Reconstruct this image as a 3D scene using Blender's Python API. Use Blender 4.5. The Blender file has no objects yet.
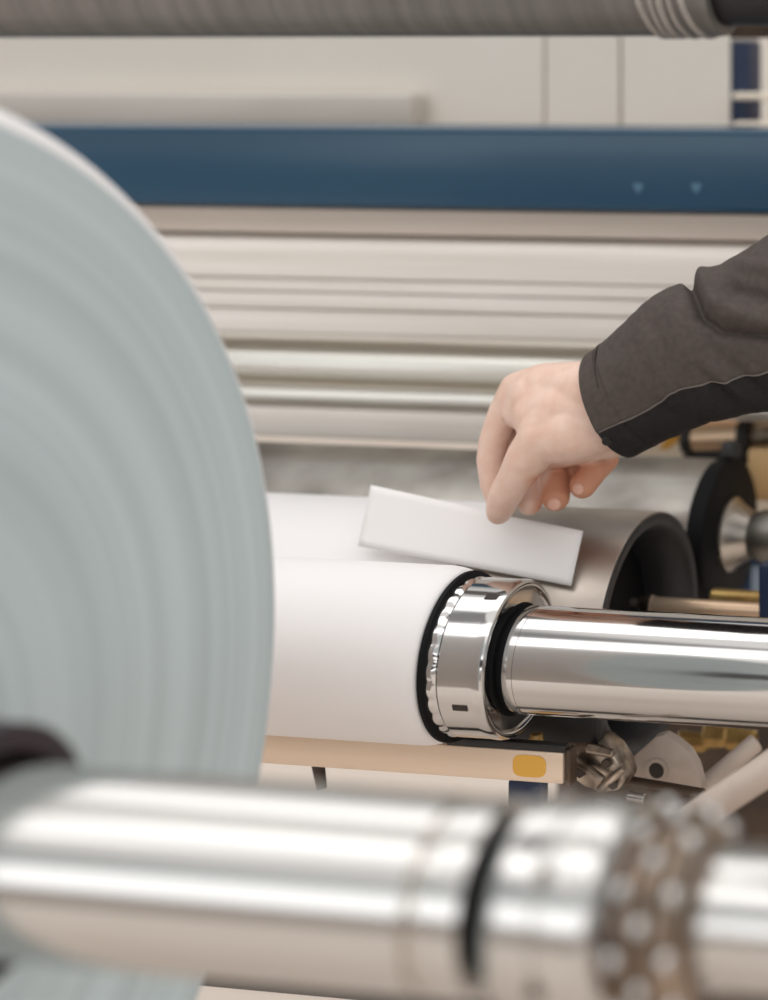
import bpy, bmesh, math, random
from mathutils import Vector, Matrix, noise as mnoise
random.seed(7)
PI = math.pi
SC = bpy.context.scene
COL = SC.collection

# ------------------------------------------------------------------ camera
F, U0, V0, CZ = 1750.0, 1115.0, 60.0, 1.5       # focal length / principal point in pixels of the 768x1000 frame
TH = math.atan(F / (U0 + 9800.0))
CT, ST = math.cos(TH), math.sin(TH)

def at(u, v, Y):
    """pixel -> world point on the vertical plane at depth Y"""
    dx = (u - U0) / F
    w = Y / (CT + dx * ST)
    return Vector((w * (dx * CT - ST), Y, CZ - (v - V0) / F * w))

def pxm(u, Y):
    """metres per pixel there"""
    dx = (u - U0) / F
    return Y / (CT + dx * ST) / F

def proj(p):
    w = -ST * p[0] + CT * p[1]
    r = CT * p[0] + ST * p[1]
    return U0 + F * r / w, V0 + F * (CZ - p[2]) / w

def x_left(u_left, R, Y, z):
    """X of a circle (axis X) whose leftmost image point sits at u_left"""
    lo, hi = -3.0, 1.0
    for _ in range(50):
        m = (lo + hi) / 2
        u = min(proj((m, Y + R * math.cos(a * PI / 40), z + R * math.sin(a * PI / 40)))[0] for a in range(80))
        if u < u_left: lo = m
        else: hi = m
    return (lo + hi) / 2

cam = bpy.data.cameras.new('camera')
camo = bpy.data.objects.new('camera', cam); COL.objects.link(camo)
camo.location = (0, 0, CZ)
camo.rotation_euler = (PI / 2, 0, TH)
cam.sensor_fit = 'VERTICAL'; cam.sensor_height = 24.0; cam.sensor_width = 24.0
cam.lens = F / 1000.0 * 24.0
cam.shift_x = (384 - U0) / 1000.0
cam.shift_y = -(500 - V0) / 1000.0
cam.dof.use_dof = True
cam.dof.focus_distance = 1.60
cam.dof.aperture_fstop = cam.lens / 1000.0 / 0.027
cam.clip_start = 0.02
SC.camera = camo

# ------------------------------------------------------------------ materials
def lin(c):
    return tuple(((x / 255.0) / 12.92 if x / 255.0 <= .04045 else ((x / 255.0 + .055) / 1.055) ** 2.4) for x in c)

def mat(name, rgb, rough=.5, metal=0.0, **kw):
    m = bpy.data.materials.new(name); m.use_nodes = True
    nt = m.node_tree; b = nt.nodes['Principled BSDF']
    col = lin(rgb) + (1,)
    b.inputs['Base Color'].default_value = col
    b.inputs['Roughness'].default_value = rough
    b.inputs['Metallic'].default_value = metal
    if 'spec' in kw: b.inputs['Specular IOR Level'].default_value = kw['spec']
    if 'sss' in kw:
        b.inputs['Subsurface Weight'].default_value = kw['sss']
        b.inputs['Subsurface Radius'].default_value = (.012, .005, .003)
        b.inputs['Subsurface Scale'].default_value = .6
    if 'coat' in kw: b.inputs['Coat Weight'].default_value = kw['coat']
    v = kw.get('vary')            # (scale vec, strength, second colour)
    tc = nt.nodes.new('ShaderNodeTexCoord')
    mp = nt.nodes.new('ShaderNodeMapping'); nt.links.new(tc.outputs['Object'], mp.inputs['Vector'])
    nz = nt.nodes.new('ShaderNodeTexNoise'); nt.links.new(mp.outputs['Vector'], nz.inputs['Vector'])
    nz.inputs['Detail'].default_value = 4
    sc = kw.get('nscale', (30, 30, 30)); mp.inputs['Scale'].default_value = sc; nz.inputs['Scale'].default_value = 1
    if v:
        rp = nt.nodes.new('ShaderNodeValToRGB'); nt.links.new(nz.outputs['Fac'], rp.inputs['Fac'])
        rp.color_ramp.elements[0].position = kw.get('lo', .35); rp.color_ramp.elements[1].position = kw.get('hi', .65)
        rp.color_ramp.elements[0].color = col; rp.color_ramp.elements[1].color = lin(v) + (1,)
        nt.links.new(rp.outputs['Color'], b.inputs['Base Color'])
    if kw.get('bump'):
        bp = nt.nodes.new('ShaderNodeBump'); bp.inputs['Strength'].default_value = kw['bump']; bp.inputs['Distance'].default_value = kw.get('bdist', .002)
        nt.links.new(nz.outputs['Fac'], bp.inputs['Height']); nt.links.new(bp.outputs['Normal'], b.inputs['Normal'])
    if kw.get('rvar'):
        mr = nt.nodes.new('ShaderNodeMapRange'); nt.links.new(nz.outputs['Fac'], mr.inputs['Value'])
        mr.inputs['From Min'].default_value = .3; mr.inputs['From Max'].default_value = .7
        mr.inputs['To Min'].default_value = rough * .7; mr.inputs['To Max'].default_value = rough + kw['rvar']
        nt.links.new(mr.outputs['Result'], b.inputs['Roughness'])
    return m

M = {}
M['chrome'] = mat('polished_chrome', (202, 200, 198), .10, 1, nscale=(3, 60, 60), rvar=.05)
M['chrome_soft'] = mat('satin_chrome', (195, 193, 190), .11, 1, nscale=(3, 50, 50), rvar=.04)
M['steel'] = mat('brushed_steel', (196, 188, 178), .34, 1, nscale=(4, 40, 40), vary=(176, 168, 158), rvar=.1)
M['worn_steel'] = mat('worn_steel', (168, 164, 157), .45, 1, nscale=(9, 14, 14), vary=(130, 125, 119), lo=.38, hi=.68, rvar=.08)
M['roller_steel'] = mat('satin_roller_steel', (182, 172, 162), .45, 1, nscale=(9, 14, 14), vary=(158, 149, 140), rvar=.1)
M['white_paper'] = mat('white_paper', (234, 231, 230), .62, 0, nscale=(40, 40, 40), bump=.03, spec=.25)
M['strip_paper'] = mat('white_card', (236, 233, 231), .65, 0, nscale=(120, 120, 120), bump=.03, spec=.2)
M['black_rubber'] = mat('black_rubber', (12, 12, 14), .65, 0, nscale=(40, 40, 40), bump=.1, spec=.18)
M['grey_rubber'] = mat('dark_grey_rubber', (36, 36, 39), .5, 0, nscale=(30, 30, 30), bump=.15, vary=(26, 26, 29))
M['navy'] = mat('navy_painted_steel', (20, 38, 68), .4, 0)
M['core'] = mat('dark_core_tube', (38, 32, 40), .5, 0, nscale=(20, 20, 20), vary=(54, 40, 44))
M['blue'] = mat('blue_machine_paint', (17, 62, 90), .25, 0, nscale=(1.2, 6, 6), vary=(24, 70, 96), spec=.5)
M['cream'] = mat('cream_painted_sheet', (228, 221, 210), .5, 0, nscale=(2, 2, 2), vary=(234, 228, 219))
M['grey_ledge'] = mat('grey_anodised', (190, 184, 175), .5, .1, nscale=(3, 20, 20), vary=(200, 194, 186))
M['taupe'] = mat('taupe_flat_steel', (205, 192, 180), .45, .3, nscale=(2, 30, 60), vary=(192, 180, 168))
M['alu'] = mat('anodised_aluminium', (244, 238, 231), .4, .2, nscale=(1.5, 40, 60), vary=(228, 220, 211))
M['alu_bright'] = mat('bright_aluminium', (238, 233, 227), .25, .8, nscale=(1.5, 40, 60), vary=(226, 219, 210))
M['rod'] = mat('polished_rod', (226, 223, 215), .36, .9, nscale=(2, 40, 40), rvar=.06)
M['dark_roller'] = mat('grey_rubber_roller', (122, 118, 113), .38, .25, nscale=(60, 3, 3), vary=(104, 100, 96))
M['film'] = mat('clear_wrapping_film', (168, 162, 155), .25, .1, nscale=(50, 15, 15), bump=.5, bdist=.004)
M['brown_dark'] = mat('dark_brown_steel', (58, 46, 38), .5, .2, nscale=(15, 15, 15), vary=(84, 66, 50))
M['black'] = mat('black_painted_steel', (24, 22, 22), .5, 0)
M['tan_bar'] = mat('tan_anodised_bar', (234, 213, 192), .4, .4, nscale=(2, 40, 40), vary=(224, 202, 180))
M['yellow'] = mat('yellow_sticker', (226, 172, 70), .5, 0)
M['bronze'] = mat('bronze_rod', (226, 190, 154), .3, .7, nscale=(3, 40, 40), vary=(238, 214, 188))
M['brass'] = mat('brass_fitting', (200, 168, 104), .3, .8, nscale=(30, 30, 30), vary=(150, 120, 74))
M['clamp_steel'] = mat('brown_tinted_steel', (158, 141, 126), .3, .9, nscale=(20, 20, 20), vary=(128, 112, 98))
M['cast'] = mat('cast_metal', (205, 190, 174), .35, .85, nscale=(35, 35, 35), vary=(92, 80, 70), bump=.3, bdist=.004)
M['pale_cast'] = mat('pale_painted_casting', (190, 174, 162), .5, .1, nscale=(18, 18, 18), vary=(172, 156, 144))
M['tan_box'] = mat('tan_painted_box', (212, 176, 128), .5, 0, nscale=(8, 8, 8), vary=(196, 158, 108))
M['ivory'] = mat('ivory_painted_steel', (240, 228, 210), .5, 0)
M['sleeve'] = mat('charcoal_work_jacket', (82, 74, 70), .85, 0, nscale=(160, 160, 160), vary=(74, 67, 63), bump=.25, bdist=.0012, spec=.2)
M['sleeve_dark'] = mat('black_jacket_panel', (38, 36, 37), .6, 0, nscale=(200, 200, 200), vary=(33, 31, 32), bump=.3, bdist=.0012, spec=.2)
M['thread'] = mat('grey_seam_piping', (98, 90, 85), .8, 0)
M['skin'] = mat('skin', (226, 196, 180), .5, 0, nscale=(60, 60, 60), vary=(218, 183, 165), bump=.16, bdist=.001, sss=.2, spec=.35)
M['nail'] = mat('fingernail', (222, 174, 154), .3, 0, spec=.5)
M['floor'] = mat('painted_concrete_floor', (234, 221, 210), .35, 0, nscale=(2, 2, 2), vary=(226, 212, 200))
M['slot'] = mat('slot_black', (40, 30, 22), .6, 0)

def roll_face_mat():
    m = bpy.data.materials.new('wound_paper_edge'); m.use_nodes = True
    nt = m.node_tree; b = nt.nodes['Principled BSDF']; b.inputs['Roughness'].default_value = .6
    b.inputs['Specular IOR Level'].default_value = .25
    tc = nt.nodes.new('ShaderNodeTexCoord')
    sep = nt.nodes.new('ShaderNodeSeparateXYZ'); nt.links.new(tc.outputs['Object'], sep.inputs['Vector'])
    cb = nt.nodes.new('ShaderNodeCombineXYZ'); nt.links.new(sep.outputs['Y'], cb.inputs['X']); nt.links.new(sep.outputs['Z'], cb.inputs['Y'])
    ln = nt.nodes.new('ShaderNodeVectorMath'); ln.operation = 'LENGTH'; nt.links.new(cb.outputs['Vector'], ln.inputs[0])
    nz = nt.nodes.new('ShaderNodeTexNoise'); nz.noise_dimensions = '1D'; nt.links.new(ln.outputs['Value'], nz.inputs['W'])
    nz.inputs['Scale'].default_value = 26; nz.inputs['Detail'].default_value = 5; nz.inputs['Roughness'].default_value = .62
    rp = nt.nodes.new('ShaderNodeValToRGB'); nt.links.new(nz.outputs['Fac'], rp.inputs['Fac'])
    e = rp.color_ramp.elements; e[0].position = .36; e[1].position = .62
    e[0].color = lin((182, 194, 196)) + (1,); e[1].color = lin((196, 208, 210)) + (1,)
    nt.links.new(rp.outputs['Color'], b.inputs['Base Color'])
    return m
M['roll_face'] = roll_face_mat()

# ------------------------------------------------------------------ mesh helpers
def link(name, bm, m, parent=None, loc=None, smooth=40):
    me = bpy.data.meshes.new(name); bm.to_mesh(me); bm.free()
    o = bpy.data.objects.new(name, me); COL.objects.link(o)
    ms = m if isinstance(m, (list, tuple)) else [m]
    for x in ms: me.materials.append(x)
    if smooth:
        me.shade_smooth(); me.set_sharp_from_angle(angle=math.radians(smooth))
    if loc is not None: o.location = loc
    if parent is not None:
        o.parent = parent
        o.location = Vector(loc if loc is not None else (0, 0, 0)) - Vector(parent.location)
    return o

def tag(o, label, cat, group=None, kind=None):
    o['label'] = label; o['category'] = cat
    if group: o['group'] = group
    if kind: o['kind'] = kind
    return o

def empty(name, loc, label, cat, group=None):
    o = bpy.data.objects.new(name, None); COL.objects.link(o); o.location = loc
    o.empty_display_size = .05
    return tag(o, label, cat, group)

def lathe(prof, seg=112, closed=True):
    """surface of revolution round the X axis; prof = [(x, r), ...]"""
    bm = bmesh.new(); rings = []
    for x, r in prof:
        if r < 1e-6: rings.append([bm.verts.new((x, 0, 0))])
        else: rings.append([bm.verts.new((x, r * math.cos(2 * PI * k / seg), r * math.sin(2 * PI * k / seg))) for k in range(seg)])
    n = len(rings)
    for i in range(n if closed else n - 1):
        a, b = rings[i], rings[(i + 1) % n]
        for k in range(seg):
            j = (k + 1) % seg
            vs = [a[k % len(a)], a[j % len(a)], b[j % len(b)], b[k % len(b)]]
            u = []
            for q in vs:
                if q not in u: u.append(q)
            if len(u) > 2:
                try: bm.faces.new(u)
                except ValueError: pass
    bmesh.ops.recalc_face_normals(bm, faces=bm.faces)
    return bm

def solid(x0, x1, r, ch=.002, seg=112):
    """capped cylinder along X with chamfered edges"""
    return lathe([(x0, 0), (x0, r - ch), (x0 + ch * .3, r - ch * .3), (x0 + ch, r), (x1 - ch, r), (x1 - ch * .3, r - ch * .3), (x1, r - ch), (x1, 0)], seg, False)

def tube(x0, x1, ro, ri, ch=.002, seg=112):
    return lathe([(x0, ri), (x0, ro - ch), (x0 + ch, ro), (x1 - ch, ro), (x1 - ch * .3, ro - ch * .3), (x1, ro - ch), (x1, ri)], seg)

def box(x0, x1, y0, y1, z0, z1, bev=.003, segs=2):
    bm = bmesh.new()
    bmesh.ops.create_cube(bm, size=1, matrix=Matrix.Translation(((x0 + x1) / 2, (y0 + y1) / 2, (z0 + z1) / 2)) @ Matrix.Diagonal((abs(x1 - x0), abs(y1 - y0), abs(z1 - z0), 1)))
    if bev: bmesh.ops.bevel(bm, geom=list(bm.edges), offset=bev, segments=segs, affect='EDGES', profile=.5)
    return bm

def extrude_x(poly, x0, x1):
    """closed polygon of (y, z) extruded along X"""
    bm = bmesh.new()
    a = [bm.verts.new((x0, y, z)) for y, z in poly]; b = [bm.verts.new((x1, y, z)) for y, z in poly]
    n = len(poly)
    for i in range(n): bm.faces.new([a[i], a[(i + 1) % n], b[(i + 1) % n], b[i]])
    bm.faces.new(a[::-1]); bm.faces.new(b)
    bmesh.ops.recalc_face_normals(bm, faces=bm.faces)
    return bm

def rod(p0, p1, r0, r1=None, seg=32, ch=.0):
    """capped cylinder/cone between two points"""
    p0, p1 = Vector(p0), Vector(p1); r1 = r0 if r1 is None else r1
    L = (p1 - p0).length
    if ch: prof = [(0, 0), (0, r0 - ch), (ch, r0), (L - ch, r1), (L, r1 - ch), (L, 0)]
    else: prof = [(0, 0), (0, r0), (L, r1), (L, 0)]
    bm = lathe(prof, seg, False)
    d = (p1 - p0).normalized()
    q = Vector((1, 0, 0)).rotation_difference(d).to_matrix().to_4x4()
    bmesh.ops.transform(bm, matrix=Matrix.Translation(p0) @ q, verts=bm.verts)
    return bm

def prism(pts_front, depth, bev=.002):
    """outline of world points on a plane Y=const, given its own thickness towards +Y"""
    bm = bmesh.new()
    a = [bm.verts.new(p) for p in pts_front]
    f = bm.faces.new(a)
    r = bmesh.ops.extrude_face_region(bm, geom=[f])
    bmesh.ops.translate(bm, verts=[g for g in r['geom'] if isinstance(g, bmesh.types.BMVert)], vec=(0, depth, 0))
    bmesh.ops.recalc_face_normals(bm, faces=bm.faces)
    if bev: bmesh.ops.bevel(bm, geom=list(bm.edges), offset=bev, segments=2, affect='EDGES', profile=.5)
    return bm

def join(bm, other, M4=None):
    me = bpy.data.meshes.new('tmp'); other.to_mesh(me); other.free()
    if M4 is not None: me.transform(M4)
    bm.from_mesh(me); bpy.data.meshes.remove(me)
    return bm

def shift(bm, v):
    bmesh.ops.translate(bm, verts=bm.verts, vec=v); return bm

# ------------------------------------------------------------------ the setting
wb = link('wall_back', box(-9, 4, 7.0, 7.2, 0, 5, 0), M['cream'], smooth=0); wb['kind'] = 'structure'
fl = link('floor', box(-9, 4, -3, 9, -.1, 0, 0), M['floor'], smooth=0); fl['kind'] = 'structure'

# ------------------------------------------------------------------ axes of the two shafts
YF, ZF = .80, 1.0885
YR, ZR = 1.50, .9503
def xf(u): return at(u, V0 + (CZ - ZF) / pxm(u, YF), YF).x      # X on the front axis for the pixel column
def xr(u): return at(u, V0 + (CZ - ZR) / pxm(u, YR), YR).x

# ------------------------------------------------------------------ big paper roll on the front shaft
XFACE = -.830; RB = .4092
XCORE = -.713
roll = empty('paper_roll', (XFACE - .35, YF, ZF), 'huge blurred grey-white paper roll filling the left side, wound edge facing right', 'paper roll')
prof = [(-.7, .066), (-.7, RB - .008), (-.692, RB), (-.0125, RB)]
prof += [(-.0118, RB - .0003), (-.0108, RB - .0010), (-.0014, RB - .0108), (-.0005, RB - .0122), (-.0001, RB - .0136)]
NRIM = len(prof)
r = RB - .016
rr = random.Random(3)
x = 0.0
while r > .072:
    x = .0009 * math.sin(r * 38) + .0005 * math.sin(r * 83 + 1.3) + rr.uniform(-.00012, .00012)
    prof.append((x - .0008, r)); r -= rr.uniform(.0022, .006)
prof.append((x, .066))
bm = lathe(prof, 200)
bm.normal_update()
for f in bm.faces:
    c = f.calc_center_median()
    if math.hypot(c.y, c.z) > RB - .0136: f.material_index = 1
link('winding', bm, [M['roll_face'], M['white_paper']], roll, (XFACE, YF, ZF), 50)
link('core_tube', tube(-.72, XCORE - XFACE, .0655, .052, .003), M['core'], roll, (XFACE, YF, ZF))['label'] = 'dark core tube standing out of the roll'

# ------------------------------------------------------------------ front shaft
RF = .0458
XG1 = x_left(402, RF, YF, ZF)          # groove
XG2 = x_left(455, RF, YF, ZF)          # black gap
XC1 = x_left(474, RF * 1.08, YF, ZF)   # collar start
XC2 = x_left(592, RF * 1.1, YF, ZF)    # collar end
XB1 = x_left(600, RF * 1.1, YF, ZF)
XB2 = x_left(672, RF * 1.08, YF, ZF)
fs = empty('front_shaft', (XG1, YF, ZF), 'blurred chrome shaft nearest the camera, carrying the huge roll', 'shaft')
P = (XG1, YF, ZF)
L0 = -1.7 - XG1
link('shaft_tube', solid(L0, -.0015, RF, .002), M['chrome_soft'], fs, P)
link('end_ring', tube(.0015, XG2 - XG1, RF, .03, .0025), M['chrome_soft'], fs, P)['label'] = 'chrome end ring past the groove'
q = at(150, 985, 1.5); q2 = at(690, 1020, 1.5)
zz1 = at(330, 962, 1.5).z; zz0 = at(330, 999, 1.5).z
c = Vector(((q.x + q2.x) / 2, 1.52, (zz0 + zz1) / 2))
lb = link('lower_bar', shift(box(q.x, q2.x, 1.5, 1.54, zz0, zz1, .003), -c), M['black'], None, c)
tag(lb, 'black bar seen just under the lower edge of the blurred front shaft', 'bar')
link('groove_ring', solid(-.006, .006, RF - .0025, .0005), M['steel'], fs, P)
link('seal_ring', solid(XG2 - XG1 - .004, XC1 - XG1 - .0003, RF - .010, .001), M['black_rubber'], fs, P)['label'] = 'black seal ring in the gap'
link('journal', solid(XB2 - XG1 - .004, .75, .0325, .002), M['chrome_soft'], fs, P)['label'] = 'narrower chrome journal at the right'

co = empty('shaft_collar', (XC1, YF, ZF), 'blurred fat chrome collar between black gap and bolted clamp ring', 'collar')
P = (XC1, YF, ZF); RC = RF * 1.11
W = XC2 - XC1
link('collar_body', lathe([(0, .02), (0, RC - .006), (.004, RC - .001), (.008, RC), (W * .46, RC), (W * .48, RC - .0016), (W * .52, RC - .0016), (W * .54, RC), (W - .010, RC), (W - .004, RC - .0025), (W, RC - .008), (W, .02)], 112), M['chrome_soft'], co, P)
for k in range(6):
    a = k * PI / 3 + .35
    b = rod((W * .5, (RC - .006) * math.cos(a), (RC - .006) * math.sin(a)), (W * .5, (RC + .0006) * math.cos(a), (RC + .0006) * math.sin(a)), .0042, seg=20)
    link('grub_screw', b, M['brown_dark'], co, P)
link('dark_spacer', solid(W, XB1 - XC1, RF * .86, .001), M['navy'], co, P)['label'] = 'dark navy spacer at its right end'

cl = empty('clamp_ring', (XB1, YF, ZF), 'blurred bolted steel clamp ring with rows of shiny balls at lower right', 'clamp ring')
P = (XB1, YF, ZF); W = XB2 - XB1; RK = RF * 1.04
pr = [(0, .033), (0, RK - .004), (.003, RK)]
for q in (.30, .62):
    pr += [(W * q - .004, RK), (W * q - .002, RK - .006), (W * q + .002, RK - .006), (W * q + .004, RK)]
pr += [(W - .012, RK), (W - .004, RK - .006), (W, RK - .012), (W, .033)]
link('ring_body', lathe(pr, 112), M['clamp_steel'], cl, P)
nrow = 10
for q, off in ((.12, 0), (.46, .5), (.82, 0)):
    for k in range(nrow):
        a = 2 * PI * (k + off) / nrow
        bm = bmesh.new(); bmesh.ops.create_uvsphere(bm, u_segments=18, v_segments=12, radius=.0046)
        rad_ = RK - .0012 if q < .8 else RK - .004
        shift(bm, (W * q, rad_ * math.cos(a), rad_ * math.sin(a)))
        link('ball_bolt', bm, M['chrome'], cl, P)

# ------------------------------------------------------------------ rear shaft, its collar and the white roll
RS = .0475
RW = .079
XN = x_left(420, .0745, YR, ZR)
XKR = x_left(482, .0695, YR, ZR)
XS0 = x_left(500, RS, YR, ZR)
wr = empty('paper_roll', (XN - .3, YR, ZR), 'smaller smooth white paper roll on the rear shaft, below the held paper strip', 'paper roll')
pr = [(-.9, .05), (-.9, RW), (-.026, RW)]
for k in range(1, 9):
    a = k / 8 * PI / 2
    pr.append((-.026 + .021 * math.sin(a), RW - .007 + .007 * math.cos(a)))
pr += [(-.005, .05)]
link('winding', lathe(pr, 128), M['white_paper'], wr, (XN, YR, ZR))
link('core_tube', tube(-.9, -.003, .0499, .0478, .0004), M['tan_bar'], wr, (XN, YR, ZR))

rs = empty('rear_shaft', (XS0, YR, ZR), 'sharp mirror-polished chrome shaft running right from the slotted collar', 'shaft')
P = (XS0, YR, ZR)
link('shaft_tube', lathe([(0, 0), (0, RS - .0012), (.0012, RS), (.0105, RS), (.0108, RS - .0006), (.0118, RS - .0006), (.0121, RS), (.3, RS), (.8, RS), (.8, 0)], 128, False), M['chrome'], rs, P)
link('shaft_core', solid(-.95, .002, .030, .001), M['black'], rs, P)

kc = empty('slotted_collar', (XKR, YR, ZR), 'slotted chrome collar with black seal between white roll and rear shaft', 'collar')
P = (XKR, YR, ZR); W = XKR - XN; RK2 = .0700
bm = lathe([(-W + .0115, .0305), (-W + .0115, RK2 - .002), (-W + .0135, RK2), (-.012, RK2), (-.005, RK2 + .0004), (-.0012, RK2 - .0008), (0, RK2 - .003), (-.0005, RK2 - .0065), (-.003, RK2 - .009), (-.003, .0305)], 128)
link('collar_body', bm, M['chrome'], kc, P)
# knurled ring: scalloped teeth
bm = bmesh.new(); seg = 26 * 8; rings = []
for x, base, amp in ((-W + .0005, RK2 - .004, .0), (-W + .0015, RK2 + .0003, .0012), (-W + .008, RK2 + .0003, .0010), (-W + .011, RK2 - .002, .0)):
    rings.append([bm.verts.new((x, (base - amp * (1 - abs(math.sin(13 * 2 * PI * k / seg)))) * math.cos(2 * PI * k / seg), (base - amp * (1 - abs(math.sin(13 * 2 * PI * k / seg)))) * math.sin(2 * PI * k / seg))) for k in range(seg)])
inner = [[bm.verts.new((x, .0305 * math.cos(2 * PI * k / seg), .0305 * math.sin(2 * PI * k / seg))) for k in range(seg)] for x in (-W + .0005, -W + .011)]
loop = rings + inner[::-1]
for i in range(len(loop)):
    a, b = loop[i], loop[(i + 1) % len(loop)]
    for k in range(seg): bm.faces.new([a[k], a[(k + 1) % seg], b[(k + 1) % seg], b[k]])
bmesh.ops.recalc_face_normals(bm, faces=bm.faces)
link('knurled_ring', bm, M['chrome'], kc, P)['label'] = 'scalloped ring at the roll side'
link('black_seal', tube(-W - .0035, -W + .0015, .0755, .0305, .001), M['black_rubber'], kc, P)['label'] = 'black seal against the roll'
link('face_ring', tube(-.0035, -.0022, .0498, .0305, .0004), M['black_rubber'], kc, P)['label'] = 'black ring on the collar face'
link('neck_ring', solid(-.0028, XS0 - XKR + .001, .0448, .001), M['black_rubber'], kc, P)['label'] = 'black ring round the shaft neck'
def collar_slot(u, v, wx, hz):
    # where the pixel ray meets the collar surface
    o = Vector((0, 0, CZ)); d = (at(u, v, YR) - o).normalized()
    a = d.y ** 2 + d.z ** 2; b = 2 * (d.y * (o.y - YR) + d.z * (o.z - ZR)); c = (o.y - YR) ** 2 + (o.z - ZR) ** 2 - RK2 ** 2
    t = (-b - math.sqrt(b * b - 4 * a * c)) / (2 * a)
    p = o + d * t
    ang = math.atan2(p.z - ZR, p.y - YR)
    bm = box(-wx / 2, wx / 2, -.004, .0006, -hz / 2, hz / 2, .0004)
    Rm = Matrix.Rotation(ang - PI / 2 , 4, 'X')
    # local +Y (outwards) maps on the radial direction
    Rm = Matrix.Rotation(ang, 4, 'X')
    bmesh.ops.transform(bm, matrix=Matrix.Translation(p) @ Rm, verts=bm.verts)
    shift(bm, -Vector(P)); link('key_slot', bm, M['slot'], kc, P)
collar_slot(492, 597, .0125, .0065)
collar_slot(460, 708, .0145, .006)

# ------------------------------------------------------------------ hollow roller with paper web, and the roller behind it
YP = 1.703; pc = at(649, 634, YP); RP = 119 * pxm(649, YP)
pr_ = empty('hollow_roller', (pc.x, YP, pc.z), 'hollow grey steel roller behind the rear shaft, open black-lined end facing right', 'roller')
P = (pc.x, YP, pc.z)
link('roller_shell', tube(-1.3, 0, RP, RP - .006, .0015, 144), M['roller_steel'], pr_, P)
link('rubber_lining', lathe([(-.02, RP - .0065), (.0004, RP - .0065), (.0006, RP - .0012), (.002, RP - .0014), (.0022, RP - .009), (-.004, RP - .017), (-.03, RP - .027), (-.05, RP - .027), (-.05, RP - .0065)], 128), M['grey_rubber'], pr_, P)['label'] = 'dark rubber lining of the open end'
link('bore_plug', solid(-.075, -.048, RP - .0066, .001), M['black_rubber'], pr_, P)
XW = at(500, 520, YP).x
web = link('paper_web', lathe([(-1.2, RP + .0004), (-1.2, RP + .0018), (XW - pc.x, RP + .0018), (XW - pc.x, RP + .0004)], 144), M['white_paper'], None, P)
tag(web, 'white paper web wrapped round the hollow roller, behind the held strip', 'paper')

YB = 1.917; rc_ = at(725, 534, YB); RR = 73 * pxm(725, YB)
rl = empty('steel_roller', (rc_.x, YB, rc_.z), 'worn grey steel roller with black end disc and hub, right of the hand', 'roller')
P = (rc_.x, YB, rc_.z)
link('roller_body', solid(-1.5, -.012, RR, .003, 144), M['worn_steel'], rl, P)
link('end_disc', lathe([(-.014, 0), (-.014, RR - .001), (-.010, RR + .0015), (.006, RR + .0015), (.008, RR - .002), (.008, 0)], 112, False), M['black_rubber'], rl, P)['label'] = 'black rubber end disc'
hr = 36 * pxm(725, YB)
hub = link('hub', lathe([(.007, 0), (.007, hr), (.011, hr), (.013, hr - .003), (.026, hr * .72), (.034, hr * .62), (.034, 0)], 80, False), M['steel'], rl, P)
link('stub_axle', lathe([(.03, 0), (.03, hr * .56), (.045, hr * .70), (.06, hr * .74), (.09, hr * .74), (.095, hr * .6), (.3, hr * .6), (.3, 0)], 80, False), M['worn_steel'], rl, P)

# ------------------------------------------------------------------ rails behind
XL, XRr = -3.0, .25
def zv(v, Y, u=400): return at(u, v, Y).z

def rail(name, v0, v1, Y, depth, m, label, cat, bev=.004, segs=3, group=None, x0=XL, x1=XRr):
    z1, z0 = zv(v0, Y), zv(v1, Y)
    c = Vector(((x0 + x1) / 2, Y + depth / 2, (z0 + z1) / 2))
    o = link(name, shift(box(x0, x1, Y, Y + depth, z0, z1, bev, segs), -c), m, None, c)
    return tag(o, label, cat, group)

beam = rail('crossbeam', 128, 208.5, 1.95, .16, M['blue'], 'wide blue painted steel crossbeam spanning the machine', 'beam', .007, 3)
for (u, v) in ((638, 188), (696, 188)):  # faint light reflections on the beam, drawn as pale coloured patches
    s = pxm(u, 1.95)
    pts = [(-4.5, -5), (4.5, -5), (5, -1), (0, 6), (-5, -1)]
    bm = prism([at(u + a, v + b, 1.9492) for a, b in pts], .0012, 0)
    o = link('painted_glint', bm, mat('pale_blue_glint', (70, 108, 132), .4), beam, None)
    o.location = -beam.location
rail('flat_bar', 209.5, 235, 1.975, .03, M['taupe'], 'thin taupe flat bar directly under the blue crossbeam', 'bar', .002)

# grooved aluminium profile
Yf = 1.985
def Z(v): return zv(v, Yf)
poly = [(Yf + .05, Z(237)), (Yf + .012, Z(237)), (Yf + .004, Z(240)), (Yf, Z(246)), (Yf - .002, Z(254)), (Yf, Z(262)), (Yf, Z(278.5))]
for a, b in ((279, 282), (293, 295.5), (310, 313)):
    poly += [(Yf, Z(a)), (Yf + .010, Z(a + .4)), (Yf + .010, Z(b - .3)), (Yf + .0015, Z(b)), (Yf, Z(b + 1.5))]
poly += [(Yf, Z(334)), (Yf + .003, Z(338)), (Yf + .05, Z(339))]
o = link('aluminium_profile', shift(extrude_x(poly, XL, XRr), (0, -Yf, -Z(290))), M['alu'], None, (0, Yf, Z(290)), 25)
tag(o, 'pale grooved aluminium profile running across behind the hand, below taupe bar', 'profile')

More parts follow.
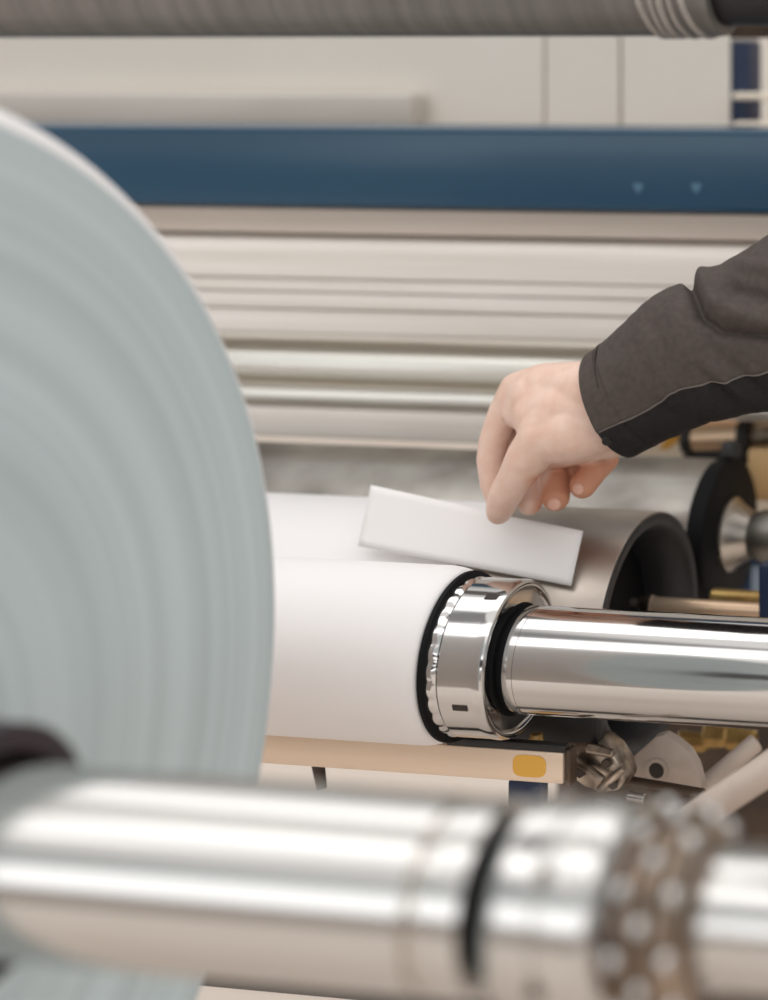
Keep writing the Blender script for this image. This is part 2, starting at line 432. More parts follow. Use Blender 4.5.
def xrod(name, v0, v1, Y, m, label, cat):
    z1, z0 = zv(v0, Y), zv(v1, Y); r = (z1 - z0) / 2
    o = link(name, solid(XL + 1.3, XRr + 1.3, r, .003, 80), m, None, (-1.3, Y, (z0 + z1) / 2))
    return tag(o, label, cat)
xrod('guide_roller', 341, 391, 2.035, M['rod'], 'thick polished guide roller under the grooved aluminium profile', 'roller')
xrod('guide_rod', 388, 409, 1.99, M['rod'], 'thin polished guide rod between guide roller and cream flat bar', 'rod')
rail('flat_bar', 411, 441.5, 1.985, .03, M['alu'], 'cream flat bar lowest of the rails, just above the grey roller', 'bar', .003, x1=at(632, 425, 1.985).x)

# guard panels
YG = 2.32
def panel(u0, u1, label):
    a, b = at(u0, 60, YG).x, at(u1, 60, YG).x
    z1, z0 = zv(-60, YG), zv(150, YG)
    c = Vector(((a + b) / 2, YG, (z0 + z1) / 2))
    o = link('guard_panel', shift(box(a + .001, b - .001, YG, YG + .005, z0, z1, .001), -c), M['cream'], None, c)
    return tag(o, label, 'panel', 'cream guard panels above the blue beam')
panel(-400, 544.2, 'wide cream guard panel above the blue beam, behind the roll top')
panel(545, 619.8, 'narrow cream guard panel in the middle above the blue beam')
panel(621, 730.5, 'cream guard panel above the beam beside the navy post')
bk = rail('backing_sheet', -60, 150, YG + .03, .01, M['taupe'], 'dark backing sheet showing in the seams of the cream panels', 'sheet', .001, x1=at(728, 60, YG).x)
rail('cable_tray', 94, 124, YG - .05, .04, M['grey_ledge'], 'grey tray along the bottom of the wide cream panel', 'tray', .004, x1=at(430, 100, YG).x)
# right of the panels
a, b = at(731.5, 60, YG + .02).x, at(752, 60, YG + .02).x
z1, z0 = zv(41, YG + .02, 740), zv(160, YG + .02, 740)
o = empty('navy_post', ((a + b) / 2, YG + .05, z0), 'small navy post with pale cap at the top right corner', 'post')
link('post_body', box(a, b, YG + .004, YG + .06, z0, z1, .004), M['navy'], o); o.children[0].location = -o.location
q = link('post_cap', box(a, b - .004, YG + .004, YG + .06, z1, z1 + .006, .002), M['grey_ledge'], o); q.location = -o.location
x0, x1 = at(737, 60, YG).x, XRr
z1, z0 = zv(93, YG - .02, 750), zv(99.5, YG - .02, 750)
c = Vector(((x0 + x1) / 2, YG, (z0 + z1) / 2))
tag(link('handrail', shift(box(x0, x1, YG - .02, YG + .01, z0, z1, .003), -c), M['ivory'], None, c), 'thin white rail at the right edge in front of navy post', 'rail')
z1, z0 = zv(122, YG - .02, 750), zv(129, YG - .02, 750)
c = Vector(((x0 + x1) / 2, YG, (z0 + z1) / 2))
tag(link('ledge', shift(box(x0, x1, YG - .02, YG + .02, z0, z1, .003), -c), M['ivory'], None, c), 'thin white ledge just above the blue beam at the right edge', 'ledge')
z1, z0 = zv(-60, YG + .4, 760), zv(200, YG + .4, 760)
c = Vector(((x0 + x1) / 2, YG + .42, (z0 + z1) / 2))
tag(link('cabinet', shift(box(x0 - .1, x1, YG + .4, YG + .44, z0, z1, .004), -c), M['taupe'], None, c), 'grey-brown cabinet behind the navy post at the upper right', 'cabinet')

# top roller
YT = 1.85; zt = zv(37, YT, 400); RT = .062
# (silhouette seen from slightly below: lower tangent)
tr = empty('rubber_roller', (at(400, 37, YT).x, YT, zt + RT), 'grey rubber roller across the very top of the picture', 'roller')
P = tuple(tr.location)
XTE = at(726, 30, YT).x - P[0]
link('roller_body', solid(-1.8, XTE, RT, .003, 112), M['dark_roller'], tr, P)
link('end_cap', solid(XTE, XTE + .6, RT - .011, .002, 80), M['black'], tr, P)['label'] = 'black end of the roller'
b0, b1 = at(728, 30, 2.02).x, XRr
z1, z0 = zv(5, 2.02, 745), zv(38, 2.02, 745)
c = Vector(((b0 + b1) / 2, 2.03, (z0 + z1) / 2))
tag(link('tie_bar', shift(box(b0, b1, 2.02, 2.04, z0, z1, .003), -c), M['brown_dark'], None, c), 'dark brown bar behind the black roller end at the top right corner', 'bar')
# wrinkled film folds near its right end
for k, (u, wd) in enumerate(((668, 5), (679, 4), (690, 6), (702, 4), (713, 6))):
    bm = bmesh.new(); n = 30; vs = []
    x0 = at(u, 30, YT).x - P[0]; s = pxm(u, YT)
    for i in range(n + 1):
        a = PI * .75 + i / n * PI * .95
        xx = x0 - .020 * (1 - i / n) * (1.2 - .1 * k) + .016 * math.sin(i / n * 3 + k) * .3
        row = []
        for (dx, dr) in ((-wd * .6 * s, .0002), (-wd * .2 * s, .0034), (wd * .2 * s, .0028), (wd * .6 * s, .0002)):
            rr_ = RT + dr
            row.append(bm.verts.new((xx + dx, rr_ * math.cos(a), rr_ * math.sin(a))))
        vs.append(row)
    for i in range(n):
        for j in range(3): bm.faces.new([vs[i][j], vs[i + 1][j], vs[i + 1][j + 1], vs[i][j + 1]])
    bmesh.ops.recalc_face_normals(bm, faces=bm.faces)
    link('film_fold', bm, M['film'], tr, P)['label'] = 'pale fold of wrapping film'

# ------------------------------------------------------------------ held paper strip
def lerp(a, b, t): return a + (b - a) * t
bm = bmesh.new(); nu, nv = 28, 8; g = []
TL, TR, BR, BL = at(371, 485, 1.628), at(583, 531, 1.618), at(571, 586, 1.598), at(358, 546, 1.606)
for i in range(nu + 1):
    row = []
    for j in range(nv + 1):
        s, t = i / nu, j / nv
        p = lerp(lerp(TL, TR, s), lerp(BL, BR, s), t)
        p = p + Vector((0, .006 * math.sin(s * PI) - .004 * math.exp(-((s - .62) / .14) ** 2) * (1 - t), -.0022 * math.sin(s * PI * 1.0) ))
        row.append(bm.verts.new(p))
    g.append(row)
for i in range(nu):
    for j in range(nv): bm.faces.new([g[i][j], g[i][j + 1], g[i + 1][j + 1], g[i + 1][j]])
ctr = (TL + TR + BR + BL) / 4
shift(bm, -ctr)
ps = link('paper_strip', bm, M['strip_paper'], None, ctr, 60)
md = ps.modifiers.new('thick', 'SOLIDIFY'); md.thickness = .0009; md.offset = 0
tag(ps, 'loose white strip of paper held between thumb and finger', 'paper strip')

# ------------------------------------------------------------------ person: right hand and sleeve
def cap(bm, a, b, ra, rb):
    t = bmesh.new()
    for p, r in ((a, ra), (b, rb)):
        bmesh.ops.create_uvsphere(t, u_segments=20, v_segments=14, radius=r, matrix=Matrix.Translation(p))
    bmesh.ops.convex_hull(t, input=t.verts)
    # keep only hull
    loose = [v for v in t.verts if not v.link_faces]
    bmesh.ops.delete(t, geom=loose, context='VERTS')
    join(bm, t)

HY = 1.605
def hp(u, v, dy=0): return at(u, v, HY + dy)
SPX = pxm(550, HY)
def chain(bm, pts):
    for (a, b) in zip(pts[:-1], pts[1:]):
        cap(bm, hp(*a[:3]), hp(*b[:3]), a[3] * SPX, b[3] * SPX)
hand = bmesh.new()
# forearm and wrist (u, v, dy, radius px)
chain(hand, [(1000, 232, .03, 46), (700, 356, .0, 42), (640, 388, -.005, 36), (612, 404, -.005, 34), (590, 407, -.003, 36)])
chain(hand, [(648, 412, .012, 34), (610, 428, .016, 27)])
# metacarpals: index .. little
chain(hand, [(596, 392, -.012, 31), (545, 389, .000, 26), (519, 391, .006, 19.5)])
chain(hand, [(598, 396, .010, 30), (548, 394, .026, 25), (520, 398, .032, 18)])
chain(hand, [(600, 402, .028, 28), (555, 404, .048, 23), (530, 410, .055, 17)])
chain(hand, [(602, 410, .042, 26), (566, 418, .064, 20), (546, 424, .072, 15)])
# palm fill, thenar and web
chain(hand, [(600, 410, -.010, 34), (566, 412, -.014, 33), (544, 410, -.010, 28)])
chain(hand, [(604, 424, -.014, 27), (572, 432, -.026, 29), (543, 438, -.030, 25)])
chain(hand, [(552, 402, -.010, 27), (538, 416, -.017, 25)])
chain(hand, [(532, 398, -.006, 24), (521, 411, -.008, 18.5)])
chain(hand, [(556, 420, -.022, 27), (544, 432, -.027, 25)])
chain(hand, [(612, 432, .006, 25), (590, 438, .006, 23), (566, 444, .010, 23), (545, 450, .014, 20)])
# thumb
chain(hand, [(543, 438, -.030, 24), (528, 457, -.032, 21), (515, 478, -.031, 17), (507, 492, -.028, 16.6), (501, 506, -.022, 14.5), (499, 512, -.019, 12.2)])
# index finger
chain(hand, [(518, 391, .006, 19), (504, 414, .003, 16), (494, 440, .000, 14.6), (491, 458, -.002, 14.2), (493, 482, -.003, 13), (499, 503, -.004, 11.5)])
# middle finger, curled
chain(hand, [(520, 398, .032, 17), (516, 446, .040, 15), (520, 468, .034, 15), (529, 488, .016, 13.5), (530, 503, .006, 12.2)])
chain(hand, [(528, 470, .034, 14), (538, 488, .026, 13)])
# ring finger, curled with tip down towards the viewer
chain(hand, [(530, 410, .055, 16), (534, 446, .058, 15), (543, 466, .046, 14.5), (556, 478, .020, 15), (556, 497, .008, 14)])
# little finger
chain(hand, [(546, 424, .072, 14), (566, 448, .064, 13.5), (608, 460, .045, 11), (594, 470, .022, 14), (583, 485, .010, 13.5)])
# base joints filling the curl
chain(hand, [(560, 462, .040, 15), (600, 456, .034, 13)])
chain(hand, [(566, 470, .036, 13), (584, 468, .034, 13)])
c0 = hp(560, 430)
def tint_palm_shade(m):
    # shade under the palm painted in: redder, darker tint on the curled fingers
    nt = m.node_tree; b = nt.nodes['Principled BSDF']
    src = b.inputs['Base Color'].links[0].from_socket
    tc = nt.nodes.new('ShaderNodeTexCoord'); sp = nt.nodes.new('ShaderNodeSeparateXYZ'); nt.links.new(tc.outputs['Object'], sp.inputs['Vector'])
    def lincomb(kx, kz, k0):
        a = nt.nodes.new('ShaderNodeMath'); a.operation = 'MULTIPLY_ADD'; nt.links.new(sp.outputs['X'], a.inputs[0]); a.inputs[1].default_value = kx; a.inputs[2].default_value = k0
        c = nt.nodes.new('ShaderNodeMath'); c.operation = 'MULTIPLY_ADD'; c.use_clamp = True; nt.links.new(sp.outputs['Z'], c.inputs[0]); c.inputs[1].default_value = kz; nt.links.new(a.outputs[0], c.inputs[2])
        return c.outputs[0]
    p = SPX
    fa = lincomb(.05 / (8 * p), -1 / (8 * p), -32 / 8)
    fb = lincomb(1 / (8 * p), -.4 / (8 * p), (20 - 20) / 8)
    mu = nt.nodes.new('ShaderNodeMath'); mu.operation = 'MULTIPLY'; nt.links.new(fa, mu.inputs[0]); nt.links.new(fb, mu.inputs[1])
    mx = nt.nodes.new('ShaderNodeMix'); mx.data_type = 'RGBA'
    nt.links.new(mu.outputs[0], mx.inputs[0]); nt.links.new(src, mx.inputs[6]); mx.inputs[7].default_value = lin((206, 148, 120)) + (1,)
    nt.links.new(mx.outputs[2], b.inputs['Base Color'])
tint_palm_shade(M['skin'])
shift(hand, -c0)
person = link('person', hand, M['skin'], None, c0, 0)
person.data.shade_smooth()
md = person.modifiers.new('skin', 'REMESH'); md.mode = 'VOXEL'; md.voxel_size = .0017; md.use_smooth_shade = True
md = person.modifiers.new('soft', 'SMOOTH'); md.factor = .5; md.iterations = 9
tag(person, 'person reaching in from the right in a dark jacket, pinching a paper strip', 'person')

def nail(u, v, dy, rx, rz, tilt):
    bm = bmesh.new(); bmesh.ops.create_uvsphere(bm, u_segments=20, v_segments=12, radius=1)
    bmesh.ops.transform(bm, matrix=Matrix.Rotation(tilt, 4, 'Y') @ Matrix.Diagonal((rx * SPX, .0022, rz * SPX, 1)), verts=bm.verts)
    p = hp(u, v, dy)
    shift(bm, p - c0)
    o = link('fingernail', bm, M['nail'], person, None); o.location = (0, 0, 0)
nail(554, 504, -.0042, 7.2, 6.2, .1)
nail(578, 489, -.0018, 6, 6, .5)

# sleeve: lofted tube with folds
cl_pts = [(611, 404, 55, -.004), (630, 393, 57, -.004), (650, 381, 61, -.002), (672, 367, 66, .0), (690, 356, 70, .0), (712, 348, 71, .0), (735, 341, 72, .004), (768, 332, 77, .012), (810, 313, 82, .02), (880, 279, 88, .03), (1000, 228, 97, .045), (1150, 152, 108, .07)]
def cr(t):
    n = len(cl_pts) - 1; i = min(int(t * n), n - 1); f = t * n - i
    g = lambda k: Vector(cl_pts[max(0, min(n, k))])if False else cl_pts[max(0, min(n, k))]
    p0, p1, p2, p3 = g(i - 1), g(i), g(i + 1), g(i + 2)
    return [0.5 * (2 * p1[k] + (p2[k] - p0[k]) * f + (2 * p0[k] - 5 * p1[k] + 4 * p2[k] - p3[k]) * f * f + (3 * p1[k] - p0[k] - 3 * p2[k] + p3[k]) * f ** 3) for k in range(4)]
NT, NA = 240, 150
def sleeve_ring(t, dr=0.0):
    u, v, r, dy = cr(t); c = hp(u, v, dy)
    u2, v2, _, dy2 = cr(min(1, t + .01)); u1, v1, _, dy1 = cr(max(0, t - .01))
    d = (hp(u2, v2, dy2) - hp(u1, v1, dy1)).normalized()
    if t < .08:                                   # the cuff opening leans a little
        d = (d + Vector((0, 0, -.10))).normalized()
    up = Vector((0, 0, 1)); up = (up - d * up.dot(d)).normalized(); sd = d.cross(up)   # sd roughly +-Y
    return c, d, up, sd, r * SPX + dr
EDGE = [(684, 250), (694, 284), (704, 312), (722, 327), (768, 333), (830, 330), (930, 300)]
def sdist(u, v):
    best = 1e9; sg = 1
    for (x0, y0), (x1, y1) in zip(EDGE[:-1], EDGE[1:]):
        dx, dy = x1 - x0, y1 - y0
        k = max(0, min(1, ((u - x0) * dx + (v - y0) * dy) / (dx * dx + dy * dy)))
        ex, ey = u - x0 - k * dx, v - y0 - k * dy
        d = math.hypot(ex, ey)
        if d < best: best = d; sg = 1 if dx * ey - dy * ex < 0 else -1
    return best * sg
def sstep(x): x = max(0, min(1, x)); return x * x * (3 - 2 * x)
def fold(t, a, p):
    """radial fold displacement (m) at surface point p; a = angle from up towards the viewer"""
    u, v = proj(p); q = 0.0
    face = sstep((a + .9) / .5) * sstep((2.6 - a) / .5)
    d = sdist(u, v)
    q += face * (.0050 * sstep((d + 2) / 12) - .0115 * math.exp(-((d + 4) / 5) ** 2) + .0040 * math.exp(-((d - 12) / 7) ** 2))
    def ridge(x0, y0, x1, y1, w, amp):
        dx, dy = x1 - x0, y1 - y0; L = math.hypot(dx, dy)
        k = ((u - x0) * dx + (v - y0) * dy) / L / L
        e = abs((u - x0) * dy - (v - y0) * dx) / L
        return amp * math.exp(-(e / w) ** 2) * sstep((k + .25) / .4) * sstep((1.25 - k) / .4)
    q += face * ridge(726, 290, 772, 300, 7, -.0075)
    q += face * ridge(716, 302, 745, 318, 6, .0045)
    q += face * ridge(735, 268, 790, 272, 7, .0045)
    q += face * ridge(604, 372, 640, 420, 6, -.0010)
    q += face * ridge(650, 318, 668, 372, 8, -.0034)
    q += face * ridge(672, 306, 684, 360, 8, .0034)
    q += face * ridge(690, 300, 720, 360, 7, -.0030)
    q += face * ridge(700, 372, 738, 412, 5, -.0046)
    q += face * ridge(715, 368, 752, 408, 5, .0046)
    q += face * ridge(733, 364, 768, 402, 6, -.0040)
    q += face * ridge(652, 402, 690, 424, 6, -.0016)
    q += .0013 * mnoise.noise(Vector((u / 26, v / 20, 3.1))) + .0007 * mnoise.noise(Vector((u / 9, v / 11, 8.1)))
    return q * min(1, max(0.0, (u - 592) / 30))
SEAM = 1.95
bm = bmesh.new(); rings = []
def ringverts(t, dr, disp=True):
    c, d, up, sd, r = sleeve_ring(t)
    if sd.y > 0: sd = -sd                         # point towards the viewer
    row = []
    for k in range(NA):
        a = 2 * PI * k / NA
        aa = a if a <= PI else a - 2 * PI
        dirv = up * math.cos(a) + sd * math.sin(a) * .93
        rr2 = r + dr + (fold(t, aa, c + dirv * r) if disp else 0)
        if disp and abs(aa - SEAM) < .30: rr2 += .0016 * (1 if aa < SEAM else 0) * max(0, 1 - abs(aa - SEAM) / .3)
        row.append(bm.verts.new(c + dirv * rr2 - c0))
    return row
for dr, t in ((-.0050, .05), (-.0042, .012), (-.0030, .0015), (-.0012, 0.0)):
    rings.append(ringverts(t, dr, False))
for i in range(1, NT + 1):
    t = i / NT
    extra = 0
    u = cr(t)[0]
    rings.append(ringverts(t, (.0006 if u < 629 else 0) - (.0012 if abs(u - 630) < 1.2 else 0)))
for i in range(len(rings) - 1):
    a, b = rings[i], rings[i + 1]
    for k in range(NA):
        f = bm.faces.new([a[k], a[(k + 1) % NA], b[(k + 1) % NA], b[k]])
        ang = (k + .5) / NA * 2 * PI
        f.material_index = 1 if SEAM < ang < SEAM + 2.6 else 0
bm.faces.new(rings[-1])
bmesh.ops.recalc_face_normals(bm, faces=bm.faces)
sl = link('jacket_sleeve', bm, [M['sleeve'], M['sleeve_dark']], person, None, 0)
sl.data.shade_smooth(); sl.location = (0, 0, 0); sl['label'] = 'charcoal jacket sleeve with black underside'
# seam piping and cuff button
bm = bmesh.new(); prev = None; n = 120
for i in range(n):
    t = .02 + .93 * i / n
    c, d, up, sd, r = sleeve_ring(t)
    if sd.y > 0: sd = -sd
    dirv = up * math.cos(SEAM) + sd * math.sin(SEAM) * .93
    rr2 = r + fold(t, SEAM, c + dirv * r) + .0010
    p = c + dirv * rr2 - c0
    nrm = (up * math.cos(SEAM) + sd * math.sin(SEAM)).normalized(); tg = d.cross(nrm)
    row = [bm.verts.new(p + (nrm * math.cos(q * PI / 3) + tg * math.sin(q * PI / 3)) * .0011) for q in range(6)]
    if prev:
        for q in range(6): bm.faces.new([prev[q], prev[(q + 1) % 6], row[(q + 1) % 6], row[q]])
    prev = row
bmesh.ops.recalc_face_normals(bm, faces=bm.faces)
o = link('seam', bm, M['thread'], sl, None); o.location = (0, 0, 0)
c, d, up, sd, r = sleeve_ring(.025)
if sd.y > 0: sd = -sd
aB = SEAM + .22; nrm = (up * math.cos(aB) + sd * math.sin(aB) * .93)
p = c + nrm * r - c0
bm = rod(p, p + nrm.normalized() * .0028, .0052, .0046, 24)
o = link('cuff_button', bm, M['black'], sl, None); o.location = (0, 0, 0)

# ------------------------------------------------------------------ tan support bar below the white roll
YS = 1.502
a = at(120, 728, YS); e = at(563, 752, YS)
zt_, zb_ = at(420, 743.5, YS).z, at(420, 775, YS).z
sb = empty('support_bar', (at(400, 760, YS).x, YS, zb_), 'tan metal support bar under the white roll, with yellow sticker', 'bar')
q = link('bar_body', box(at(60, 740, YS).x, e.x, YS, YS + .018, zb_, zt_, .0022), M['tan_bar'], sb); q.location = -sb.location
s0 = at(513, 754, YS); s1 = at(546, 778, YS)
bm = bmesh.new(); pts = []
cx, cz_, hx, hz = (s0.x + s1.x) / 2, (s0.z + s1.z) / 2, (s1.x - s0.x) / 2, (s0.z - s1.z) / 2
for k in range(40):
    t = 2 * PI * k / 40; f = lambda q: math.copysign(abs(q) ** .55, q)
    pts.append(Vector((cx + hx * f(math.cos(t)), YS - .0008, cz_ + hz * f(math.sin(t)))))
q = link('yellow_sticker', prism(pts, .0012, 0), M['yellow'], sb); q.location = -sb.location; q['label'] = 'rounded yellow sticker'
q = link('top_strip', box(at(446, 740, YS).x, e.x + .002, YS + .001, YS + .010, zt_ - .0005, zt_ + .0065, .001), M['black'], sb); q.location = -sb.location; q['label'] = 'black strip on top'
q = link('end_plate', box(e.x + .0005, e.x + .006, YS + .002, YS + .016, zb_ - .002, zt_ + .002, .001), M['brown_dark'], sb); q.location = -sb.location
p = at(527, 731, YS); q = link('brass_screw', rod((p.x, YS + .018, zt_ - .002), (p.x, YS + .018, zt_ + .009), .0085, .006, 24, .001), M['brass'], sb); q.location = -sb.location
q = link('bracket_foot', box(at(505, 785, YS).x, at(541, 785, YS).x, YS + .004, YS + .016, zb_ - .03, zb_ - .0005, .003), M['navy'], sb); q.location = -sb.location; q['label'] = 'navy foot under the bar'
p0 = at(318, 776, YS + .02); q = link('bolt', rod(p0 + Vector((0, 0, .012)), p0 + Vector((.004, 0, -.012)), .006, .0045, 20), M['brown_dark'], sb); q.location = -sb.location

# ------------------------------------------------------------------ castings and levers at the lower right
def at_obj(name, bm, m, label, cat, ctr, smooth=40, group=None):
    shift(bm, -Vector(ctr)); o = link(name, bm, m, None, ctr, smooth); return tag(o, label, cat, group)

# lever plate with hole
Yq = 1.62
outline = [(655, 737), (664, 735), (676, 742), (688, 752), (696, 766), (701, 784), (700, 793), (690, 795), (660, 790), (634, 782), (622, 776), (622, 768), (634, 756)]
bm = prism([at(u, v, Yq) for u, v in outline][::-1], .014, .002)
o = at_obj('lever_plate', bm, M['pale_cast'], 'pale three-cornered lever plate with a dark round hole under the chrome shaft', 'lever', at(660, 768, Yq))
hc = at(657, 770, Yq)
q = link('bolt_hole', rod((hc.x, Yq - .0012, hc.z), (hc.x, Yq + .004, hc.z), 8.0 * pxm(657, Yq), seg=32), M['slot'], o, None); q.location = -o.location
q = link('hole_rim', shift(lathe([(0, 8 * pxm(657, Yq)), (0, 12 * pxm(657, Yq)), (.0015, 12 * pxm(657, Yq)), (.0015, 8 * pxm(657, Yq))], 40), (0, 0, 0)), M['pale_cast'], o, None)
q.rotation_euler = (0, 0, PI / 2); q.location = Vector((hc.x, Yq - .0016, hc.z)) - o.location
# arm right of it
bm = rod(at(704, 786, 1.66), at(757, 742, 1.70), .0088, .010, 32, .002)
at_obj('link_arm', bm, M['pale_cast'], 'short pale link arm right of the holed lever plate', 'arm', at(730, 764, 1.68))
# dark tie strap below the plate
bm = rod(at(622, 779, 1.60), at(704, 793, 1.58), .0042, .0042, 20, .001)
at_obj('tie_rod', bm, M['brown_dark'], 'thin dark rod along the bottom of the holed lever plate', 'rod', at(660, 788, 1.59))
# diagonal tube
bm = rod(at(664, 838, 1.30), at(900, 682, 1.39), .0125, .0140, 40, .002)
at_obj('diagonal_tube', bm, M['pale_cast'], 'thick pale tube slanting up to the right edge above the clamp ring', 'tube', at(735, 790, 1.33))
# crumpled cast bracket next to the bar end
def lump(pts, seed, sub=3, amp=.004):
    bm = bmesh.new()
    for p, r in pts:
        t = bmesh.new(); bmesh.ops.create_icosphere(t, subdivisions=sub, radius=r, matrix=Matrix.Translation(p)); join(bm, t)
    for v in bm.verts:
        n = v.co * 60
        v.co += v.normal * (mnoise.noise(n + Vector((seed, 0, 0))) * amp)
    return bm
Yc = 1.56
br = empty('cast_bracket', at(590, 765, Yc), 'rough cast metal bracket at the right end of the tan bar', 'bracket')
def bp(bm, name, m, sm=30):
    q = link(name, bm, m, br, None, sm); q.location = -br.location; return q
outline = [(566, 742), (584, 738), (600, 742), (612, 752), (622, 768), (626, 782), (618, 792), (600, 794), (584, 788), (570, 778)]
bp(prism([at(u, v, Yc) for u, v in outline][::-1], .03, .004), 'bracket_body', M['cast'])
for (u, v, du, dv, rr3) in ((573, 758, 30, 22, 5), (600, 790, 24, -22, 4.5), (588, 748, 26, 6, 5)):
    bp(rod(at(u, v, Yc - .006), at(u + du, v + dv, Yc - .010), rr3 * pxm(590, Yc), rr3 * .8 * pxm(590, Yc), 20, .001), 'rib', M['cast'])
for (u, v, rr3) in ((580, 772, 6), (606, 764, 5), (613, 785, 5)):
    bp(rod(at(u, v, Yc - .010), at(u, v, Yc + .01), rr3 * pxm(590, Yc), rr3 * pxm(590, Yc), 6, .001), 'bolt', M['brown_dark'])
bm = rod(at(628, 796, 1.54), at(645, 799, 1.54), 5 * pxm(636, 1.54), 5 * pxm(636, 1.54), 24, .001)
at_obj('chrome_pin', bm, M['chrome'], 'tiny bright chrome pin below the holed lever plate', 'pin', at(636, 797, 1.54))
bm = rod(at(596, 808, 1.50), at(640, 822, 1.47), 9 * pxm(610, 1.5), 12 * pxm(610, 1.5), 28, .002)
at_obj('pipe_elbow', bm, M['pale_cast'], 'pale pipe stub just behind the top of the fat chrome collar', 'pipe', at(610, 814, 1.49))
# dark machine frame behind
x0, x1 = at(556, 760, 2.0).x, XRr
bm = box(x0, x1, 2.0, 2.03, .02, zv(716, 2.0, 660), .004)
at_obj('side_frame', bm, M['brown_dark'], 'dark brown machine frame plate low behind the levers', 'frame', ((x0 + x1) / 2, 2.01, .4))
x0, x1 = at(486, 730, 1.562).x, at(599, 730, 1.562).x  # black block added to stand for the dark shade on the roller's underside
z1, z0 = at(545, 713, 1.562).z, at(545, 741, 1.562).z
at_obj('shade_block', box(x0, x1, 1.560, 1.574, z0, z1, .002), M['black'], 'added black block standing in for shade under the chrome shaft between slotted collar and cast bracket', 'shading', ((x0 + x1) / 2, 1.567, (z0 + z1) / 2))
# brass valves hanging in the gap
for k, (u, v, w_, h_) in enumerate(((693, 741, 15, 11), (718, 733, 12, 15), (742, 738, 14, 12))):
    bm = rod(at(u - w_, v, 1.82), at(u + w_, v + 2, 1.82), h_ * pxm(u, 1.82), h_ * .85 * pxm(u, 1.82), 8, .003)
    at_obj('brass_fitting', bm, M['brass'], ('brass fitting above the holed lever plate, nearest the dark lobe', 'brass fitting in the middle of the three under the chrome shaft', 'brass fitting nearest the right edge under the chrome shaft')[k], 'fitting', at(u, v, 1.82), 30, 'brass fittings under the shaft')

# ------------------------------------------------------------------ rods and post at the right edge
def hrod(name, u0, v0, u1, v1, Y, rpx, m, label, cat):
    a, b = at(u0, v0, Y), at(u1, v1, Y)
    return at_obj(name, rod(a, b, rpx * pxm(u1, Y), rpx * pxm(u1, Y), 32, .0015), m, label, cat, (a + b) / 2)
YX = 1.735
brd = empty('bronze_rod', at(700, 608, YX), 'bronze rod sticking out of the open roller end above the chrome shaft', 'rod')
q = link('rod_body', rod(at(650, 605, YX), at(764, 612, YX), 8.5 * pxm(700, YX), seg=32, ch=.001), M['bronze'], brd); q.location = -brd.location
q = link('rod_tip', rod(at(640, 604, YX), at(653, 605, YX), 8 * pxm(645, YX), 10.5 * pxm(645, YX), seg=8, ch=.001), M['cast'], brd); q.location = -brd.location
q = link('tip_screw', rod(at(630, 602, YX), at(641, 604, YX), 4 * pxm(640, YX), seg=16, ch=.001), M['steel'], brd); q.location = -brd.location
hrod('brass_bar', 712, 599, 764, 602, 1.80, 10.5, M['brass'], 'short brass bar behind the bronze rod, ending at the navy bracket', 'bar')
a = at(765, 560, 1.72); b = at(790, 640, 1.72)
at_obj('navy_bracket', box(a.x, b.x + .05, 1.70, 1.83, b.z, a.z, .003), M['navy'], 'navy bracket cut by the right edge just above the chrome shaft', 'bracket', ((a.x + b.x) / 2, 1.77, (a.z + b.z) / 2))
a = at(728, 555, 2.06); b = at(800, 700, 2.06)
fr = at_obj('machine_post', box(a.x, b.x, 2.06, 2.12, 0, a.z, .004), mat('mid_blue_paint', (30, 62, 104), .4), 'blue machine post behind the stub axle of the worn steel roller', 'post', ((a.x + b.x) / 2, 2.09, a.z / 2))
a = at(752, 566, 2.055); b = at(775, 592, 2.055)
q = link('label_plate', box(a.x, b.x, 2.052, 2.062, b.z, a.z, .001), mat('pale_blue_plate', (150, 170, 190), .4), fr); q.location = -fr.location

# ------------------------------------------------------------------ pneumatics at the upper right
Yn = 2.03
x0 = at(632, 440, 2.10).x
bx = empty('valve_bed', at(700, 455, 2.09), 'ivory machine bed behind the worn roller, with orange label', 'machine bed')
zt1, zb1 = at(700, 408, 2.08).z, at(700, 520, 2.08).z
q = link('bed_plate', box(x0, XRr, 2.08, 2.16, zb1, zt1, .004), M['ivory'], bx); q.location = -bx.location
a = at(661, 433, 2.08); b = at(682, 449, 2.08)
pts = [at(658, 449, 2.0785), at(668, 449, 2.0785), at(684, 436, 2.0785), at(680, 431, 2.0785), at(670, 434, 2.0785)]
q = link('orange_label', prism(pts[::-1], .002, 0), M['yellow'], bx); q.location = -bx.location; q['label'] = 'orange label'
cy = empty('air_cylinder', at(720, 440, Yn), 'small air cylinder with black end caps below the jacket sleeve', 'air cylinder')
def cp(name, bm, m):
    q = link(name, bm, m, cy); q.location = -cy.location; return q
cp('barrel', rod(at(694, 438, Yn), at(742, 436, Yn), 14 * pxm(720, Yn), seg=40, ch=.002), M['bronze'])
cp('end_cap', rod(at(685, 438, Yn), at(695, 438, Yn), 18 * pxm(690, Yn), seg=32, ch=.003), M['black'])
cp('end_cap', rod(at(741, 436, Yn), at(751, 435.5, Yn), 18 * pxm(745, Yn), seg=32, ch=.003), M['black'])
cp('piston_rod', rod(at(750, 437, Yn), at(800, 436, Yn), 10 * pxm(760, Yn), seg=32, ch=.001), M['cast'])
cp('clamp_foot', box(at(686, 452, Yn).x, at(752, 452, Yn).x, Yn - .01, Yn + .03, at(700, 461, Yn).z, at(700, 449, Yn).z, .002), M['black'])
hrod('supply_pipe', 700, 420, 830, 414, 2.04, 6.5, M['bronze'], 'slim tan pipe running along the top of the air cylinder', 'pipe')
x0, x1 = at(737, 480, 1.98).x, at(830, 480, 1.98).x
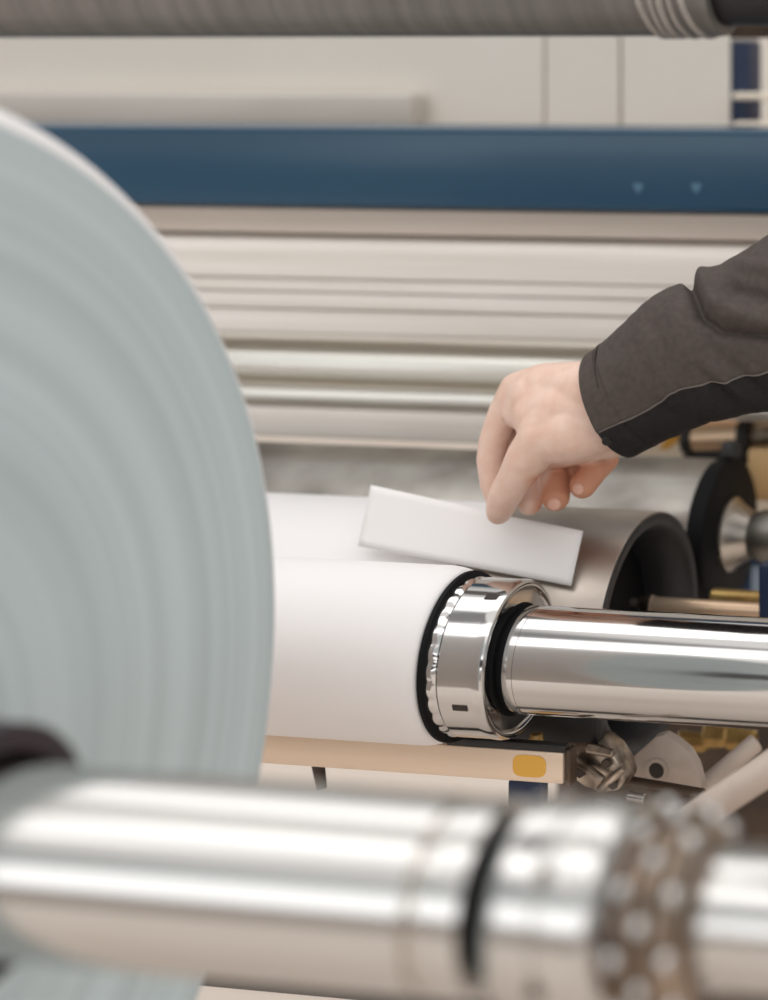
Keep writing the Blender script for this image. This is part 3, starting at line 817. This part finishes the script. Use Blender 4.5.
bm = box(x0, x1, 2.012, 2.06, at(750, 508, 1.98).z, at(750, 455, 1.98).z, .004)
at_obj('tan_box', bm, M['tan_box'], 'tan painted box at the right edge above the stub axle', 'box', ((x0 + x1) / 2, 2.01, at(750, 482, 1.98).z))
p = at(731, 452, 1.93)
at_obj('stop_knob', rod(p + Vector((0, 0, -.006)), p + Vector((0, 0, .012)), .0125, .011, 24, .003), M['black'], 'round black knob on top of the black roller end disc', 'knob', p)

# ------------------------------------------------------------------ light
def area(name, loc, rot, sx, sy, power, col=(1, 1, 1)):
    l = bpy.data.lights.new(name, 'AREA'); l.shape = 'RECTANGLE'; l.size = sx; l.size_y = sy; l.energy = power; l.color = col
    o = bpy.data.objects.new(name, l); COL.objects.link(o); o.location = loc; o.rotation_euler = rot
    return o
area('ceiling_lamp', (-1.2, -.45, 3.8), (0, 0, 0), 6.0, 1.3, 36, (1, .985, .985))
area('ceiling_lamp', (-1.2, 2.0, 3.8), (0, 0, 0), 6.0, 1.4, 38, (1, .985, .985))
area('window_light', (-1.0, -4.0, 2.1), (PI / 2, 0, 0), 8.0, 1.9, 56, (.98, .99, 1))

wd = bpy.data.worlds.new('hall_light'); SC.world = wd; wd.use_nodes = True
nt = wd.node_tree; bg = nt.nodes['Background']
tc = nt.nodes.new('ShaderNodeTexCoord'); sp = nt.nodes.new('ShaderNodeSeparateXYZ'); nt.links.new(tc.outputs['Generated'], sp.inputs['Vector'])
mr = nt.nodes.new('ShaderNodeMapRange'); mr.inputs['From Min'].default_value = -1; mr.inputs['From Max'].default_value = 1
nt.links.new(sp.outputs['Z'], mr.inputs['Value'])
rp = nt.nodes.new('ShaderNodeValToRGB'); nt.links.new(mr.outputs['Result'], rp.inputs['Fac'])
stops = [(-1, (.42, .33, .26)), (-.12, (.34, .29, .26)), (-.02, (.40, .38, .37)), (.04, (.72, .72, .72)), (.26, (.72, .72, .72)), (.33, (.52, .54, .54)), (.58, (.52, .54, .54)), (.65, (1.02, 1.0, .98)), (.79, (1.02, 1.0, .98)), (.81, (.30, .30, .30)), (.872, (.30, .30, .30)), (.90, (1.0, .98, .96)), (1, (1.0, .98, .96))]
el = rp.color_ramp.elements
while len(el) > 1: el.remove(el[-1])
for i, (z, c) in enumerate(stops):
    e = el[0] if i == 0 else el.new((z + 1) / 2)
    e.position = (z + 1) / 2; e.color = c + (1,)
nt.links.new(rp.outputs['Color'], bg.inputs['Color'])
ms = nt.nodes.new('ShaderNodeMath'); ms.operation = 'MULTIPLY_ADD'      # the hall is brighter on the window side (-Y)
nt.links.new(sp.outputs['Y'], ms.inputs[0]); ms.inputs[1].default_value = -.28; ms.inputs[2].default_value = 1.0
nt.links.new(ms.outputs['Value'], bg.inputs['Strength'])

SC.view_settings.view_transform = 'Standard'
SC.view_settings.look = 'None'
SC.view_settings.gamma = 1.0
SC.view_settings.use_curve_mapping = False
SC.view_settings.exposure = 0.08
SC.cycles.use_denoising = True
